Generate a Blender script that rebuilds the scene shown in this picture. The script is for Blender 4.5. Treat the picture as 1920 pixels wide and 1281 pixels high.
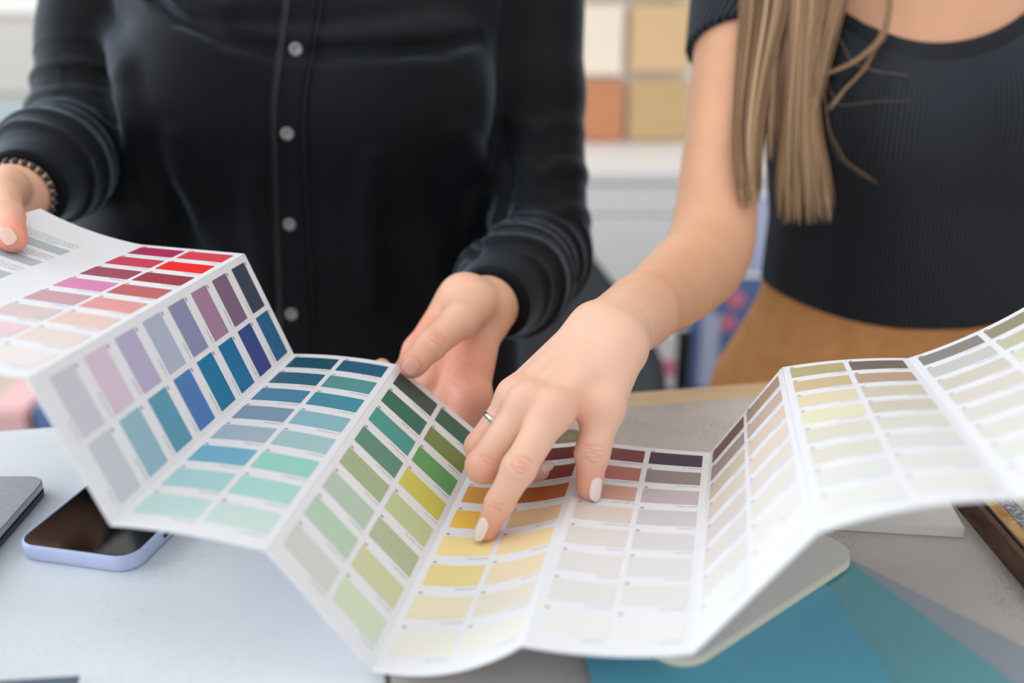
import bpy, bmesh, math, random
import numpy as np
from mathutils import Vector, Matrix
from mathutils.bvhtree import BVHTree

random.seed(7); np.random.seed(7)
for o in list(bpy.data.objects): bpy.data.objects.remove(o, do_unlink=True)
SC = bpy.context.scene; COL = SC.collection

# ------------------------------------------------------------------ camera, light, exposure
FPX, PITCH, CAMH, TOP = 1867.0, math.radians(21), 1270.0, 950.0      # millimetres; table slabs' top at 950
cam_d = bpy.data.cameras.new('camera'); cam = bpy.data.objects.new('camera', cam_d); COL.objects.link(cam)
cam.location = (0, 0, CAMH / 1000); cam.rotation_euler = (math.pi / 2 - PITCH, 0, 0)
cam_d.sensor_width = 36; cam_d.lens = 36 * FPX / 1920
cam_d.clip_start = .02
cam_d.dof.use_dof = True; cam_d.dof.focus_distance = .615; cam_d.dof.aperture_fstop = 2.9
SC.camera = cam
SC.view_settings.view_transform = 'Standard'; SC.view_settings.look = 'None'
SC.view_settings.exposure = 0.28; SC.view_settings.gamma = 1; SC.view_settings.use_curve_mapping = False
W = bpy.data.worlds.new('world'); SC.world = W; W.use_nodes = True
W.node_tree.nodes['Background'].inputs[0].default_value = (.94, .97, 1.0, 1)
W.node_tree.nodes['Background'].inputs[1].default_value = .88
def area(name, loc, rot, sx, sy, e, col):
    l = bpy.data.lights.new(name, 'AREA'); l.shape = 'RECTANGLE'; l.size = sx; l.size_y = sy; l.energy = e; l.color = col
    o = bpy.data.objects.new(name, l); COL.objects.link(o); o.location = loc; o.rotation_euler = rot; return o
area('window_light', (-2.15, .55, 1.75), (0, math.radians(-90), 0), 1.7, 2.3, 42, (.84, .92, 1.0))   # daylight in the left window
area('ceiling_light', (.3, .9, 2.72), (0, 0, 0), 2.4, 1.6, 10, (1, .93, .84))                      # the room's ceiling panel

# ------------------------------------------------------------------ helpers
cP, sP = math.cos(PITCH), math.sin(PITCH)
def ray(px, py):
    u = (px - 960) / FPX; v = (py - 640.5) / FPX
    return np.array([u, cP - v * sP, -sP - v * cP])
def PT(px, py, d): return ray(px, py) * d + np.array([0, 0, CAMH])          # mm, from axis depth
def PL(px, py, h=0.): r = ray(px, py); return r * ((TOP + h - CAMH) / r[2]) + np.array([0, 0, CAMH])   # on a level plane
def PY(px, py, Y): r = ray(px, py); return r * (Y / r[1]) + np.array([0, 0, CAMH])
def V(p): return Vector((float(p[0]) / 1000, float(p[1]) / 1000, float(p[2]) / 1000))
def lin(c): return tuple(((x / 255) / 12.92 if x <= 10 else ((x / 255 + .055) / 1.055) ** 2.4) for x in c)
def hexc(h): return tuple(int(h[i:i + 2], 16) for i in (0, 2, 4))

def mat(name, rgb, rough=.5, spec=.5, metal=0., **k):
    m = bpy.data.materials.new(name); m.use_nodes = True; b = m.node_tree.nodes['Principled BSDF']
    b.inputs['Base Color'].default_value = (*lin(rgb), 1); b.inputs['Roughness'].default_value = rough
    b.inputs['Specular IOR Level'].default_value = spec; b.inputs['Metallic'].default_value = metal
    for q, v in k.items(): b.inputs[q.replace('_', ' ')].default_value = v
    return m
def nd(m, t, **k):
    n = m.node_tree.nodes.new(t)
    for q, v in k.items(): setattr(n, q, v)
    return n
def lk(m, a, b): m.node_tree.links.new(a, b)
def bsdf(m): return m.node_tree.nodes['Principled BSDF']
def ramp(m, fac, stops):
    r = nd(m, 'ShaderNodeValToRGB'); e = r.color_ramp.elements
    while len(e) < len(stops): e.new(.5)
    for x, (p, c) in zip(e, stops): x.position = p; x.color = (*lin(c), 1)
    lk(m, fac, r.inputs[0]); return r.outputs[0]
def noise(m, scale, detail=4, rough=.55, stretch=None, dist=0.):
    tc = nd(m, 'ShaderNodeTexCoord'); src = tc.outputs['Object']
    if stretch:
        mp = nd(m, 'ShaderNodeMapping'); mp.inputs['Scale'].default_value = stretch; lk(m, src, mp.inputs[0]); src = mp.outputs[0]
    n = nd(m, 'ShaderNodeTexNoise'); n.inputs['Scale'].default_value = scale; n.inputs['Detail'].default_value = detail
    n.inputs['Roughness'].default_value = rough; n.inputs['Distortion'].default_value = dist
    lk(m, src, n.inputs['Vector']); return n.outputs['Fac']
def bump(m, h, s, d=.001):
    b = nd(m, 'ShaderNodeBump'); b.inputs['Strength'].default_value = s; b.inputs['Distance'].default_value = d
    lk(m, h, b.inputs['Height']); lk(m, b.outputs[0], bsdf(m).inputs['Normal'])
def nmat(name, stops, scale, rough=.6, stretch=None, detail=5, bs=0., dist=0.):
    m = mat(name, stops[0][1], rough); f = noise(m, scale, detail, .6, stretch, dist)
    lk(m, ramp(m, f, stops), bsdf(m).inputs['Base Color'])
    if bs: bump(m, f, bs)
    return m

def mesh_obj(name, verts, faces, m=None, parent=None, smooth=False, mm=True):
    me = bpy.data.meshes.new(name)
    vs = np.asarray(verts, float) / (1000 if mm else 1)
    me.from_pydata(vs.tolist(), [], faces if isinstance(faces, list) else faces.tolist()); me.update()
    if smooth: me.polygons.foreach_set('use_smooth', [True] * len(me.polygons))
    o = bpy.data.objects.new(name, me); COL.objects.link(o)
    if m: me.materials.append(m)
    if parent: o.parent = parent
    return o
def bm_obj(name, bm, m=None, parent=None, smooth=False):
    me = bpy.data.meshes.new(name); bm.to_mesh(me); bm.free()
    if smooth: me.polygons.foreach_set('use_smooth', [True] * len(me.polygons))
    o = bpy.data.objects.new(name, me); COL.objects.link(o)
    if m: me.materials.append(m)
    if parent: o.parent = parent
    return o
def thing(name, label, cat, group=None):
    o = bpy.data.objects.new(name, None); COL.objects.link(o); o.empty_display_size = .05
    return tag(o, label, cat, group)
def tag(o, label, cat, group=None):
    o['label'] = label; o['category'] = cat
    if group: o['group'] = group
    return o
def struct(o): o['kind'] = 'structure'; return o
def slab_bm(pts, z0, z1, bev=0., seg=2):
    """extruded polygon (mm, xy list) with bevelled edges"""
    bm = bmesh.new(); n = len(pts)
    a = [bm.verts.new((p[0] / 1000, p[1] / 1000, z0 / 1000)) for p in pts]
    b = [bm.verts.new((p[0] / 1000, p[1] / 1000, z1 / 1000)) for p in pts]
    bm.faces.new(a[::-1]); bm.faces.new(b)
    for i in range(n): bm.faces.new((a[i], a[(i + 1) % n], b[(i + 1) % n], b[i]))
    bmesh.ops.recalc_face_normals(bm, faces=bm.faces)
    if bev: bmesh.ops.bevel(bm, geom=list(bm.edges), offset=bev / 1000, segments=seg, affect='EDGES', clamp_overlap=True)
    return bm
def slab(name, pts, z0, z1, m, parent=None, bev=0., seg=2): return bm_obj(name, slab_bm(pts, z0, z1, bev, seg), m, parent)
def box(name, x0, x1, y0, y1, z0, z1, m, parent=None, bev=2.): return slab(name, [(x0, y0), (x1, y0), (x1, y1), (x0, y1)], z0, z1, m, parent, bev)
def round_rect(c, ex, ey, w, h, r, n=8):
    """outline with rounded corners: centre c, unit axes ex, ey"""
    out = []
    for sx, sy, a0 in ((1, 1, 0), (-1, 1, 90), (-1, -1, 180), (1, -1, 270)):
        for k in range(n + 1):
            a = math.radians(a0 + 90 * k / n)
            x = sx * (w / 2 - r) + r * math.cos(a); y = sy * (h / 2 - r) + r * math.sin(a)
            out.append((c[0] + ex[0] * x + ey[0] * y, c[1] + ex[1] * x + ey[1] * y))
    return out

# ------------------------------------------------------------------ signed-distance modelling of organic shapes
def smin(a, b, k):
    h = np.clip(.5 + .5 * (b - a) / k, 0, 1); return b + (a - b) * h - k * h * (1 - h)
def smax(a, b, k): return -smin(-a, -b, k)
def cone(P, a, b, ra, rb):
    a = np.asarray(a, np.float32); ba = np.asarray(b, np.float32) - a
    pa = P - a; t = np.clip(pa @ ba / float(ba @ ba), 0, 1)
    return np.sqrt(((pa - t[:, None] * ba) ** 2).sum(1)) - (ra + t * (rb - ra))
def ell(P, c, r, R=None):
    q = P - np.asarray(c, np.float32)
    if R is not None: q = q @ np.asarray(R, np.float32)
    r = np.asarray(r, np.float32); k0 = np.sqrt(((q / r) ** 2).sum(1)); return (k0 - 1) * r.min()
def chain(P, pts, rad, k=3.):
    d = None
    for i in range(len(pts) - 1):
        e = cone(P, pts[i], pts[i + 1], rad[i], rad[i + 1]); d = e if d is None else smin(d, e, k)
    return d
def spline(pts, rad, n=16):
    """Catmull-Rom resampling of joints and radii"""
    q = np.c_[np.array(pts, float), np.array(rad, float)]; q = np.vstack([2 * q[0] - q[1], q, 2 * q[-1] - q[-2]]); out = []
    m = len(q) - 3
    for i in range(m):
        p0, p1, p2, p3 = q[i:i + 4]
        for t in np.linspace(0, 1, max(2, n // m), endpoint=False): out.append(.5 * (2 * p1 + (p2 - p0) * t + (2 * p0 - 5 * p1 + 4 * p2 - p3) * t * t + (3 * p1 - p0 - 3 * p2 + p3) * t ** 3))
    out.append(q[-2]); out = np.array(out); return [o[:3] for o in out], list(out[:, 3])
def hull(P, pts, rad):
    d = None
    for i in range(len(pts) - 1):
        e = cone(P, pts[i], pts[i + 1], rad[i], rad[i + 1]); d = e if d is None else np.minimum(d, e)
    return d
def loft(P, prof):
    """stack of ellipses: rows (z, cx, cy, rx, ry_front, ry_back)"""
    prof = np.array(prof, float); z = P[:, 2]; I = lambda j: np.interp(z, prof[:, 0], prof[:, j]).astype(np.float32)
    cx, cy, rx, rf, rb = I(1), I(2), I(3), I(4), I(5); dx = (P[:, 0] - cx) / rx; dy = P[:, 1] - cy
    dy = dy / np.where(dy < 0, rf, rb); q = np.sqrt(dx * dx + dy * dy)
    d = (q - 1) * np.minimum(rx, np.minimum(rf, rb))
    return np.maximum(d, np.maximum(prof[0, 0] - z, z - prof[-1, 0]))
def nets(fn, lo, hi, h, B=8, slack=8., newton=1):
    lo = np.asarray(lo, float); n = (np.ceil((np.asarray(hi, float) - lo) / h / B).astype(int)) * B
    nb = n // B
    g = np.stack(np.meshgrid(*[lo[i] + (np.arange(nb[i]) + .5) * B * h for i in range(3)], indexing='ij'), -1).reshape(-1, 3).astype(np.float32)
    dc = fn(g); D = np.repeat(np.repeat(np.repeat(dc.reshape(nb), B, 0), B, 1), B, 2).astype(np.float32)
    act = np.nonzero(np.abs(dc) < B * h * .9 + slack)[0]
    loc = np.stack(np.meshgrid(*[(np.arange(B)) * h] * 3, indexing='ij'), -1).reshape(-1, 3)
    bi = np.stack(np.unravel_index(act, nb), -1)
    for s in range(0, len(act), 400):
        b = bi[s:s + 400]; P = (lo + b[:, None] * B * h + loc[None]).reshape(-1, 3).astype(np.float32)
        val = fn(P).reshape(len(b), B, B, B)
        for q in range(len(b)):
            i, j, k = b[q] * B; D[i:i + B, j:j + B, k:k + B] = val[q]
    S = D < 0
    mix = S[:-1, :-1, :-1].astype(np.int8)
    tot = sum(S[i:n[0] - 1 + i, j:n[1] - 1 + j, k:n[2] - 1 + k].astype(np.int8) for i in (0, 1) for j in (0, 1) for k in (0, 1))
    cell = (tot > 0) & (tot < 8); ci = np.stack(np.nonzero(cell), -1)
    vid = np.full(cell.shape, -1, np.int64); vid[cell] = np.arange(len(ci))
    acc = np.zeros((len(ci), 3)); cnt = np.zeros(len(ci))
    cor = [(i, j, k) for i in (0, 1) for j in (0, 1) for k in (0, 1)]
    val = {c: D[ci[:, 0] + c[0], ci[:, 1] + c[1], ci[:, 2] + c[2]] for c in cor}
    for a in cor:
        for ax in range(3):
            if a[ax]: continue
            b = list(a); b[ax] = 1; b = tuple(b); va, vb = val[a], val[b]; x = (va < 0) != (vb < 0)
            t = np.where(x, va / np.where(va == vb, 1, va - vb), 0)
            p = np.zeros((len(ci), 3)) + a; p[:, ax] = t; acc[x] += p[x]; cnt[x] += 1
    vert = lo + (ci + acc / np.maximum(cnt, 1)[:, None]) * h
    F = []
    for ax in range(3):
        o = [(ax + 1) % 3, (ax + 2) % 3]
        sl = [slice(None)] * 3; sl[ax] = slice(0, -1); s2 = [slice(None)] * 3; s2[ax] = slice(1, None)
        A, Bq = S[tuple(sl)], S[tuple(s2)]; e = np.stack(np.nonzero(A != Bq), -1)
        e = e[(e[:, o[0]] > 0) & (e[:, o[1]] > 0) & (e[:, o[0]] < n[o[0]] - 1) & (e[:, o[1]] < n[o[1]] - 1)]
        flip = A[tuple(e.T)]
        def c(d0, d1):
            q = e.copy(); q[:, o[0]] += d0; q[:, o[1]] += d1; return vid[tuple(q.T)]
        f = np.stack([c(-1, -1), c(0, -1), c(0, 0), c(-1, 0)], -1)
        f[~flip] = f[~flip][:, ::-1]; F.append(f)
    F = np.concatenate(F); F = F[(F >= 0).all(1)]
    for _ in range(newton):
        P = vert.astype(np.float32); e = .35; d = fn(P); gr = np.zeros_like(vert)
        for ax in range(3):
            q = P.copy(); q[:, ax] += e; q2 = P.copy(); q2[:, ax] -= e; gr[:, ax] = (fn(q) - fn(q2)) / (2 * e)
        g2 = np.maximum((gr ** 2).sum(1), .05); step = np.clip(d / g2, -h, h); vert = vert - gr * step[:, None]
    return vert, F
def join(parts):
    vs, fs, o = [], [], 0
    for v, f in parts: vs.append(v); fs.append(f + o); o += len(v)
    return np.concatenate(vs), np.concatenate(fs)
def spots_attr(o, name, verts, spots):
    a = o.data.attributes.new(name, 'FLOAT', 'POINT'); w = np.zeros(len(verts))
    for c, r, s in spots: w = np.maximum(w, s * np.exp(-((verts - np.asarray(c)) ** 2).sum(1) / (r * r)))
    a.data.foreach_set('value', w.astype(np.float32))
def crease(verts, nrm, items, w=.7):
    """skin creases across joints: items = (joint, axis, up, gaps, half width); depth 0..1 where the surface looks up"""
    out = np.zeros(len(verts))
    for j, ax, up, gaps, hw in items:
        a = unit(ax); u = unit(np.asarray(up) - a * (np.asarray(up) @ a)); c = np.cross(a, u); rel = verts - j
        near = (rel ** 2).sum(1) < (hw * 2.6) ** 2; s = rel @ a; l = rel @ c; face = np.clip((nrm @ u - .1) / .4, 0, 1)
        for k, g in enumerate(gaps):
            sh = g * (1 - .045 * (l / hw) ** 2 * 4) + .5 * np.sin(l * .55 + k * 2.1)
            out = np.maximum(out, near * face * np.exp(-((s - sh) / w) ** 2) * np.exp(-(l / hw) ** 4))
    return out
def strokes(verts, lines, w=.9):
    n = np.zeros(len(verts))
    for a, b in lines: n = np.maximum(n, np.exp(-(np.maximum(cone(verts.astype(np.float32), a, b, 0, 0), 0) / w) ** 2))
    return n
def CRE(o, c):
    a = o.data.attributes['flush']; w = np.zeros(len(c), np.float32); a.data.foreach_get('value', w); a.data.foreach_set('value', np.maximum(w, np.minimum(1, c * .5)).astype(np.float32))
def bvh(o): return BVHTree.FromPolygons([v.co for v in o.data.vertices], [p.vertices[:] for p in o.data.polygons])
def hit(t, px, py):
    r = Vector(ray(px, py)).normalized(); h = t.ray_cast(Vector((0, 0, CAMH / 1000)), r)
    return (np.array(h[0]) * 1000, np.array(h[1])) if h[0] is not None else (None, None)
def unit(a): a = np.asarray(a, float); return a / np.linalg.norm(a)

# ------------------------------------------------------------------ materials
M = {}
M['wall'] = nmat('wall_paint', [(0.3, (238, 235, 232)), (.7, (243, 240, 237))], 3, .8)
M['ceiling'] = mat('ceiling_paint', (240, 240, 238), .9)
M['floor'] = nmat('floor_screed', [(0.3, (84, 78, 72)), (.7, (104, 96, 88))], 5, .5)
M['oak'] = nmat('oak_wood', [(.25, (208, 172, 128)), (.75, (230, 200, 158))], 6, .45, (1, 14, 1), bs=.05)
M['frame'] = mat('white_frame', (240, 240, 240), .4)
def concrete(name, base, dark, light, spk):
    m = mat(name, base, .62)
    f = noise(m, 9, 8, .6); c1 = ramp(m, f, [(.28, dark), (.5, base), (.72, light)])
    f2 = noise(m, 420, 3, .6, (1, .6, 1)); mask = noise(m, 13, 4, .5)
    a = nd(m, 'ShaderNodeMath', operation='GREATER_THAN'); lk(m, f2, a.inputs[0]); a.inputs[1].default_value = .56
    b = nd(m, 'ShaderNodeMath', operation='GREATER_THAN'); lk(m, mask, b.inputs[0]); b.inputs[1].default_value = .52
    mu = nd(m, 'ShaderNodeMath', operation='MULTIPLY'); lk(m, a.outputs[0], mu.inputs[0]); lk(m, b.outputs[0], mu.inputs[1])
    mu2 = nd(m, 'ShaderNodeMath', operation='MULTIPLY'); lk(m, mu.outputs[0], mu2.inputs[0]); mu2.inputs[1].default_value = spk
    mx = nd(m, 'ShaderNodeMix', data_type='RGBA'); lk(m, mu2.outputs[0], mx.inputs[0]); lk(m, c1, mx.inputs[6])
    mx.inputs[7].default_value = (*lin(tuple(int(q * .62) for q in base)), 1)
    lk(m, mx.outputs[2], bsdf(m).inputs['Base Color']); bump(m, f2, .12, .0006); return m
M['pale_slab'] = concrete('pale_laminate', (221, 225, 228), (213, 219, 224), (228, 231, 233), .08)
M['grey_slab'] = concrete('grey_concrete', (192, 185, 180), (178, 170, 166), (205, 199, 194), .26)
M['paper'] = mat('chart_paper', (229, 230, 235), .45, .3)
M['ink'] = mat('caption_ink', (188, 188, 198), .6)
M['inkdark'] = mat('code_ink', (134, 136, 150), .6)

# ------------------------------------------------------------------ room
struct(box('floor', -2600, 3200, -1800, 2700, -60, 0, M['floor'], bev=0))
struct(box('ceiling', -2600, 3200, -1800, 2700, 2800, 2860, M['ceiling'], bev=0))
struct(box('wall_back', -2600, 3200, 2560, 2640, 0, 2800, M['wall'], bev=0))
struct(box('wall_right', 2100, 2200, 900, 2560, 0, 2800, M['wall'], bev=0))       # short wall, open shopfront nearer the camera
wl = struct(box('wall_left', -2320, -2220, -1800, 2560, 0, 880, M['wall'], bev=0))
for nm, (y0, y1, z0, z1) in (('pier', (-1800, -700, 880, 2800)), ('pier', (2100, 2560, 880, 2800)), ('lintel', (-700, 2100, 2620, 2800))):
    box(nm, -2320, -2220, y0, y1, z0, z1, M['wall'], wl, bev=0)
wf = struct(box('window_1', -2300, -2240, -700, 2100, 880, 930, M['frame'], bev=3))
for y in (-700, 220, 1130, 2050): box('mullion', -2300, -2240, y, y + 50, 930, 2620, M['frame'], wf, 3)
box('head_rail', -2300, -2240, -700, 2100, 2570, 2620, M['frame'], wf, 3)

# ------------------------------------------------------------------ table and slabs
sl = .184; L_ = math.hypot(1, sl); EX = np.array([1, sl]) / L_; EY = np.array([-sl, 1]) / L_       # table axes
O2 = np.array([-52, 713.7])                                                                   # a point on the table's far edge
def TB(a, b): return tuple(O2 + EX * a + EY * b)
tb = thing('table', 'long light oak counter table carrying the grey and white slabs', 'table')
top_pts = [TB(-900, -760), TB(900, -760), TB(900, 0), TB(-900, 0)]
slab('tabletop', top_pts, TOP - 38, TOP - 8, M['oak'], tb, 2.5)
for a, b in ((-850, -710), (850, -710), (850, -50), (-850, -50)):
    slab('leg', [TB(a - 30, b - 30), TB(a + 30, b - 30), TB(a + 30, b + 30), TB(a - 30, b + 30)], 0, TOP - 38, M['oak'], tb, 2)
seam = float((PL(727, 1262)[:2] - O2) @ EX)
tag(slab('laminate_slab', [TB(-800, -745), TB(seam - 1, -745), TB(seam - 1, -2), TB(-800, -2)], TOP - 8, TOP, M['pale_slab'], None, 1.2),
    'pale bluish white laminate slab lying under the smartphone', 'slab')
tag(slab('concrete_slab', [TB(seam + 1, -745), TB(760, -745), TB(760, -44), TB(seam + 1, -44)], TOP - 8, TOP, M['grey_slab'], None, 1.2),
    'speckled grey concrete look slab under the right half of the chart', 'slab')

# ------------------------------------------------------------------ the folding colour chart
Z = TOP
Tt = [(-324, 671, 160), (-253, 657, 138), (-179, 641, 136), (-150, 635, 67), (-77, 622, 64), (-18, 613, 13), (52, 598, 19), (130, 582, 18), (170, 579, 80), (243, 566, 91), (311, 551, 138)]
Bb = [None, None, (-218, 411, 144), (-187, 403, 74), (-112, 391, 67), (-66, 382, 7), (5, 369, 34), (78, 354, 39), (124, 351, 102), (196, 338, 124), None]
px_T = [(75, 392), (265, 460), (458, 477), (550, 665), (745, 685), (910, 824), (1105, 827), (1332, 850), (1467, 690), (1703, 673), (1962, 553)]
dT = [684, 679, 664, 683, 673, 682, 666, 651, 626, 610, 582]
px_B = [None, None, (50, 712), (207, 985), (500, 1035), (697, 1258), (980, 1212), (1298, 1228), (1533, 1000), (1910, 938), None]
dB = [None, None, 446, 464, 456, 469, 448, 432, 405, 386, None]
Tt = [PT(*p, d) for p, d in zip(px_T, dT)]
Bb = [PT(*p, d) if p else None for p, d in zip(px_B, dB)]
Bb[1] = Tt[1] + (Bb[2] - Tt[2]) + np.array([2, 2, 4]); Bb[0] = Tt[0] + (Bb[1] - Tt[1]); Bb[10] = Tt[10] + (Bb[9] - Tt[9])
PW, PH = 76., 234.
bulge = [(-3, 0), (0, 0), (0, 0), (2, 0), (0, 0), (-3.5, -5), (-1, -2), (0, 0), (2, 2), (-3, 0)]      # (whole, extra at near end)
def panel_fn(i):
    a, b, c, d = Tt[i], Tt[i + 1], Bb[i], Bb[i + 1]
    nrm = unit(np.cross(b - a, a - c)); nrm = nrm if nrm[2] > 0 else -nrm
    b0, b1 = bulge[i]
    def f(u, v, off=0.):
        p = (a * (1 - u) + b * u) * (1 - v) + (c * (1 - u) + d * u) * v
        return p + nrm * (off + (b0 + b1 * v * v) * 4 * u * (1 - u))
    return f
def patch(f, u0, u1, v0, v1, nu, nv, o0, o1):
    """thin curved plate between offsets o0 and o1 on a panel"""
    vs = [f(u0 + (u1 - u0) * i / nu, v0 + (v1 - v0) * j / nv, o) for o in (o1, o0) for j in range(nv + 1) for i in range(nu + 1)]
    n = (nu + 1) * (nv + 1); id_ = lambda i, j, s: s * n + j * (nu + 1) + i; fs = []
    for j in range(nv):
        for i in range(nu):
            fs.append((id_(i, j, 0), id_(i, j + 1, 0), id_(i + 1, j + 1, 0), id_(i + 1, j, 0)))
            fs.append((id_(i, j, 1), id_(i + 1, j, 1), id_(i + 1, j + 1, 1), id_(i, j + 1, 1)))
    rim = [(i, 0) for i in range(nu)] + [(nu, j) for j in range(nv)] + [(nu - i, nv) for i in range(nu)] + [(0, nv - j) for j in range(nv)]
    o = len(vs); vs += [vs[id_(*q, 0)] for q in rim] + [vs[id_(*q, 1)] for q in rim]; m_ = len(rim)
    for q in range(m_): fs.append((o + q, o + (q + 1) % m_, o + m_ + (q + 1) % m_, o + m_ + q))
    return vs, fs
chart = thing('colour_chart', 'long white accordion-folded colour chart with rows of painted swatches across the table', 'colour chart')
chart.location = (0, 0, 0)
COLS = {
 1: ('b02a5c c9405a a0485f d884b0 c99aa5 d5c2c2 e3c9cf e6dfe0', 'd84550 f02a28 a03a45 c06468 e09a98 e5c5bb e6d5cd ebe4e1'),
 2: ('2a6490 354a8c 0870a3 0577a3 4a7bb8 5b9ab2 93b8c8 c7ced6', '3b4757 7d6480 a3809c 8a8eb0 adb5cc b5aecb d8c3d6 cfccd8'),
 3: ('1f5468 30667f 4f86a8 7f9ab2 a3b7c6 70b0cc a9d2d6 bfdddc', '2d5f80 5a9698 4a8fa6 8ab8c6 a2c5cb 97d2c8 a8d8d3 c9dfdb'),
 4: ('3c5752 33705f 4b9a92 5f8e7a a3b68f b5c9b8 b5d0bc d6d9d4', '3f6a55 7a8c4e 63a264 cdc95e c0cc9c b2bf9f cdd1aa d0dec5'),
 5: ('5a4a32 6b4a30 d99f4e ecc253 f0dc9c e5d495 e6dfc2 f0eee4', '703838 8a4538 b96c3a e2c49c f1d9aa ead9ba e9e1d2 f1eee8'),
 6: ('7a3c3e b87470 cfa293 e0d2ca e2dcd9 e4e2e0 e6e4e2 eeeeec', '463850 94888a c0b5be cfcbd2 dcdadd e2e2e1 e5e5e3 eeeeee'),
 7: ('7a5850 a89590 d2c3b0 dcd0c2 d9d3cc e0dbd6 e6e2df ececea', 'ac927a c5b2a4 dccabb e4d6ca e4dcd4 e8e2dc ecebe9 f0efee'),
 8: ('b5aa80 cdb890 dfd4b6 e3e1c0 dcd8c8 dcdacd e2e4e0 e8e9e6', '7a6d66 bba08c cfc9b5 cfc8ba dcdcd5 e1e2de e5e6e2 eaebe8'),
 9: ('8a8884 c8c9c4 cfcabd d9d4cc dcdad2 e2e0da e6e6e2 ececec', '96917c c0c0a5 d8dac8 dcded6 e0e0da e4e4e0 e8e8e4 eeeeee'),
}
sw_mats = {}
def swm(h):
    if h not in sw_mats: c_ = hexc(h); k_ = 1 - .035 * max(0, min(1, (min(c_) - 190) / 40)); sw_mats[h] = mat('swatch_' + h, tuple(int(q * k_) for q in c_), .4, .3)
    return sw_mats[h]
ROW0, PITCHV, SWH = 7.0, 28.0, 18.6
for i in range(10):
    f = panel_fn(i)
    vs, fs = patch(f, 0, 1, 0, 1, 10, 20, -.45, .45); pn = mesh_obj('panel', vs, fs, M['paper'], chart, True)
    cap_v, cap_f, cod_v, cod_f = [], [], [], []
    def bar(lst, x0, x1, y0, y1):
        v_, f_ = (cap_v, cap_f) if lst == 'cap' else (cod_v, cod_f); o = len(v_)
        v_ += [f(x0 / PW, y0 / PH, .62), f(x1 / PW, y0 / PH, .62), f(x1 / PW, y1 / PH, .62), f(x0 / PW, y1 / PH, .62)]; f_.append((o, o + 3, o + 2, o + 1))
    def words(x0, x1, y, h, right=True):
        x = x0
        while x < x1:
            w = random.uniform(.5, 1.1); bar('cap', x, min(x + w, x1), y + random.uniform(0, .25) * h, y + h); x += w + random.choice((.25, .25, .3, .9))
    if i in COLS:
        for c in (0, 1):
            x0 = 4.2 if c == 0 else 39.6
            if i in (2,): x0 = 4.2 if c == 1 else 39.6
            cols = COLS[i][c].split()
            for r in range(8):
                y0 = ROW0 + r * PITCHV
                vs, fs = patch(f, x0 / PW, (x0 + 32) / PW, y0 / PH, (y0 + SWH) / PH, 6, 3, .5, .68)
                mesh_obj('swatch', vs, fs, swm(cols[r]), pn, True)
                words(x0 + 32 - random.uniform(9, 14), x0 + 32, y0 + SWH + 2.2, 1.1)
                bar('cod', x0 + .5, x0 + 2.6, y0 - 2.6, y0 - 1.4)
    elif i == 0:
        M['strip'] = mat('grey_strip', (176, 186, 194), .45)
        for k, y0 in enumerate((46, 76, 106, 136, 166)):
            vs, fs = patch(f, .0, 52 / PW, y0 / PH, (y0 + 11) / PH, 6, 2, .5, .66); mesh_obj('strip', vs, fs, M['strip'], pn, True)
            for q in range(4): words(3, 52 - (q == 3) * 12, y0 - 13 + q * 3, 1.0)
    for nm, v_, f_, m_ in (('caption_print', cap_v, cap_f, M['ink']), ('code_print', cod_v, cod_f, M['inkdark'])):
        if f_: mesh_obj(nm, v_, f_, m_, pn)['kind'] = 'stuff'

# ------------------------------------------------------------------ people
def skin(name, base, red):
    m = mat(name, base, .47, .35); b = bsdf(m)
    at = nd(m, 'ShaderNodeAttribute', attribute_name='flush')
    mx = nd(m, 'ShaderNodeMix', data_type='RGBA'); lk(m, at.outputs['Fac'], mx.inputs[0])
    f = noise(m, 26, 4); c = ramp(m, f, [(.3, tuple(int(q * .965) for q in base)), (.7, tuple(min(255, int(q * 1.02)) for q in base))])
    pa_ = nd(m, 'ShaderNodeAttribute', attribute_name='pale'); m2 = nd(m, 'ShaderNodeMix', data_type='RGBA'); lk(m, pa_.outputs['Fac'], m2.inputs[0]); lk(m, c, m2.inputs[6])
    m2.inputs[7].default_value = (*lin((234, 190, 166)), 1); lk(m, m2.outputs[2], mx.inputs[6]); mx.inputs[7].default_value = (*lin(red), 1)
    lk(m, mx.outputs[2], b.inputs['Base Color'])
    b.inputs['Subsurface Weight'].default_value = .18; b.inputs['Subsurface Radius'].default_value = (1, .35, .2); b.inputs['Subsurface Scale'].default_value = .004
    n2 = noise(m, 900, 3, .6); bump(m, n2, .09, .0004)
    return m
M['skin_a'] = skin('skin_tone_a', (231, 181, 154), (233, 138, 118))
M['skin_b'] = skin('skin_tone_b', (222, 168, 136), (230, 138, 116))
M['nail_white'] = mat('nail_polish', (240, 222, 216), .16, .5)
M['nail_pale'] = mat('pale_nail', (240, 200, 188), .22, .5)
M['nail_bare'] = mat('bare_nail', (226, 164, 150), .3, .5)
M['silver'] = mat('silver', (205, 203, 198), .18, .5, 1.)
M['black_cloth'] = mat('black_satin', (10, 12, 17), .6, .13)
b_ = bsdf(M['black_cloth']); b_.inputs['Sheen Weight'].default_value = .6; b_.inputs['Sheen Roughness'].default_value = .34; b_.inputs['Sheen Tint'].default_value = (.55, .68, .85, 1)
bump(M['black_cloth'], noise(M['black_cloth'], 1400, 2), .08, .0003)
M['tan_cloth'] = nmat('tan_cloth', [(.3, (190, 130, 74)), (.7, (204, 146, 88))], 60, .75)
M['dark_cloth'] = mat('black_trousers', (16, 17, 20), .8)
M['shoe'] = mat('black_leather', (22, 22, 22), .4)

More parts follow.
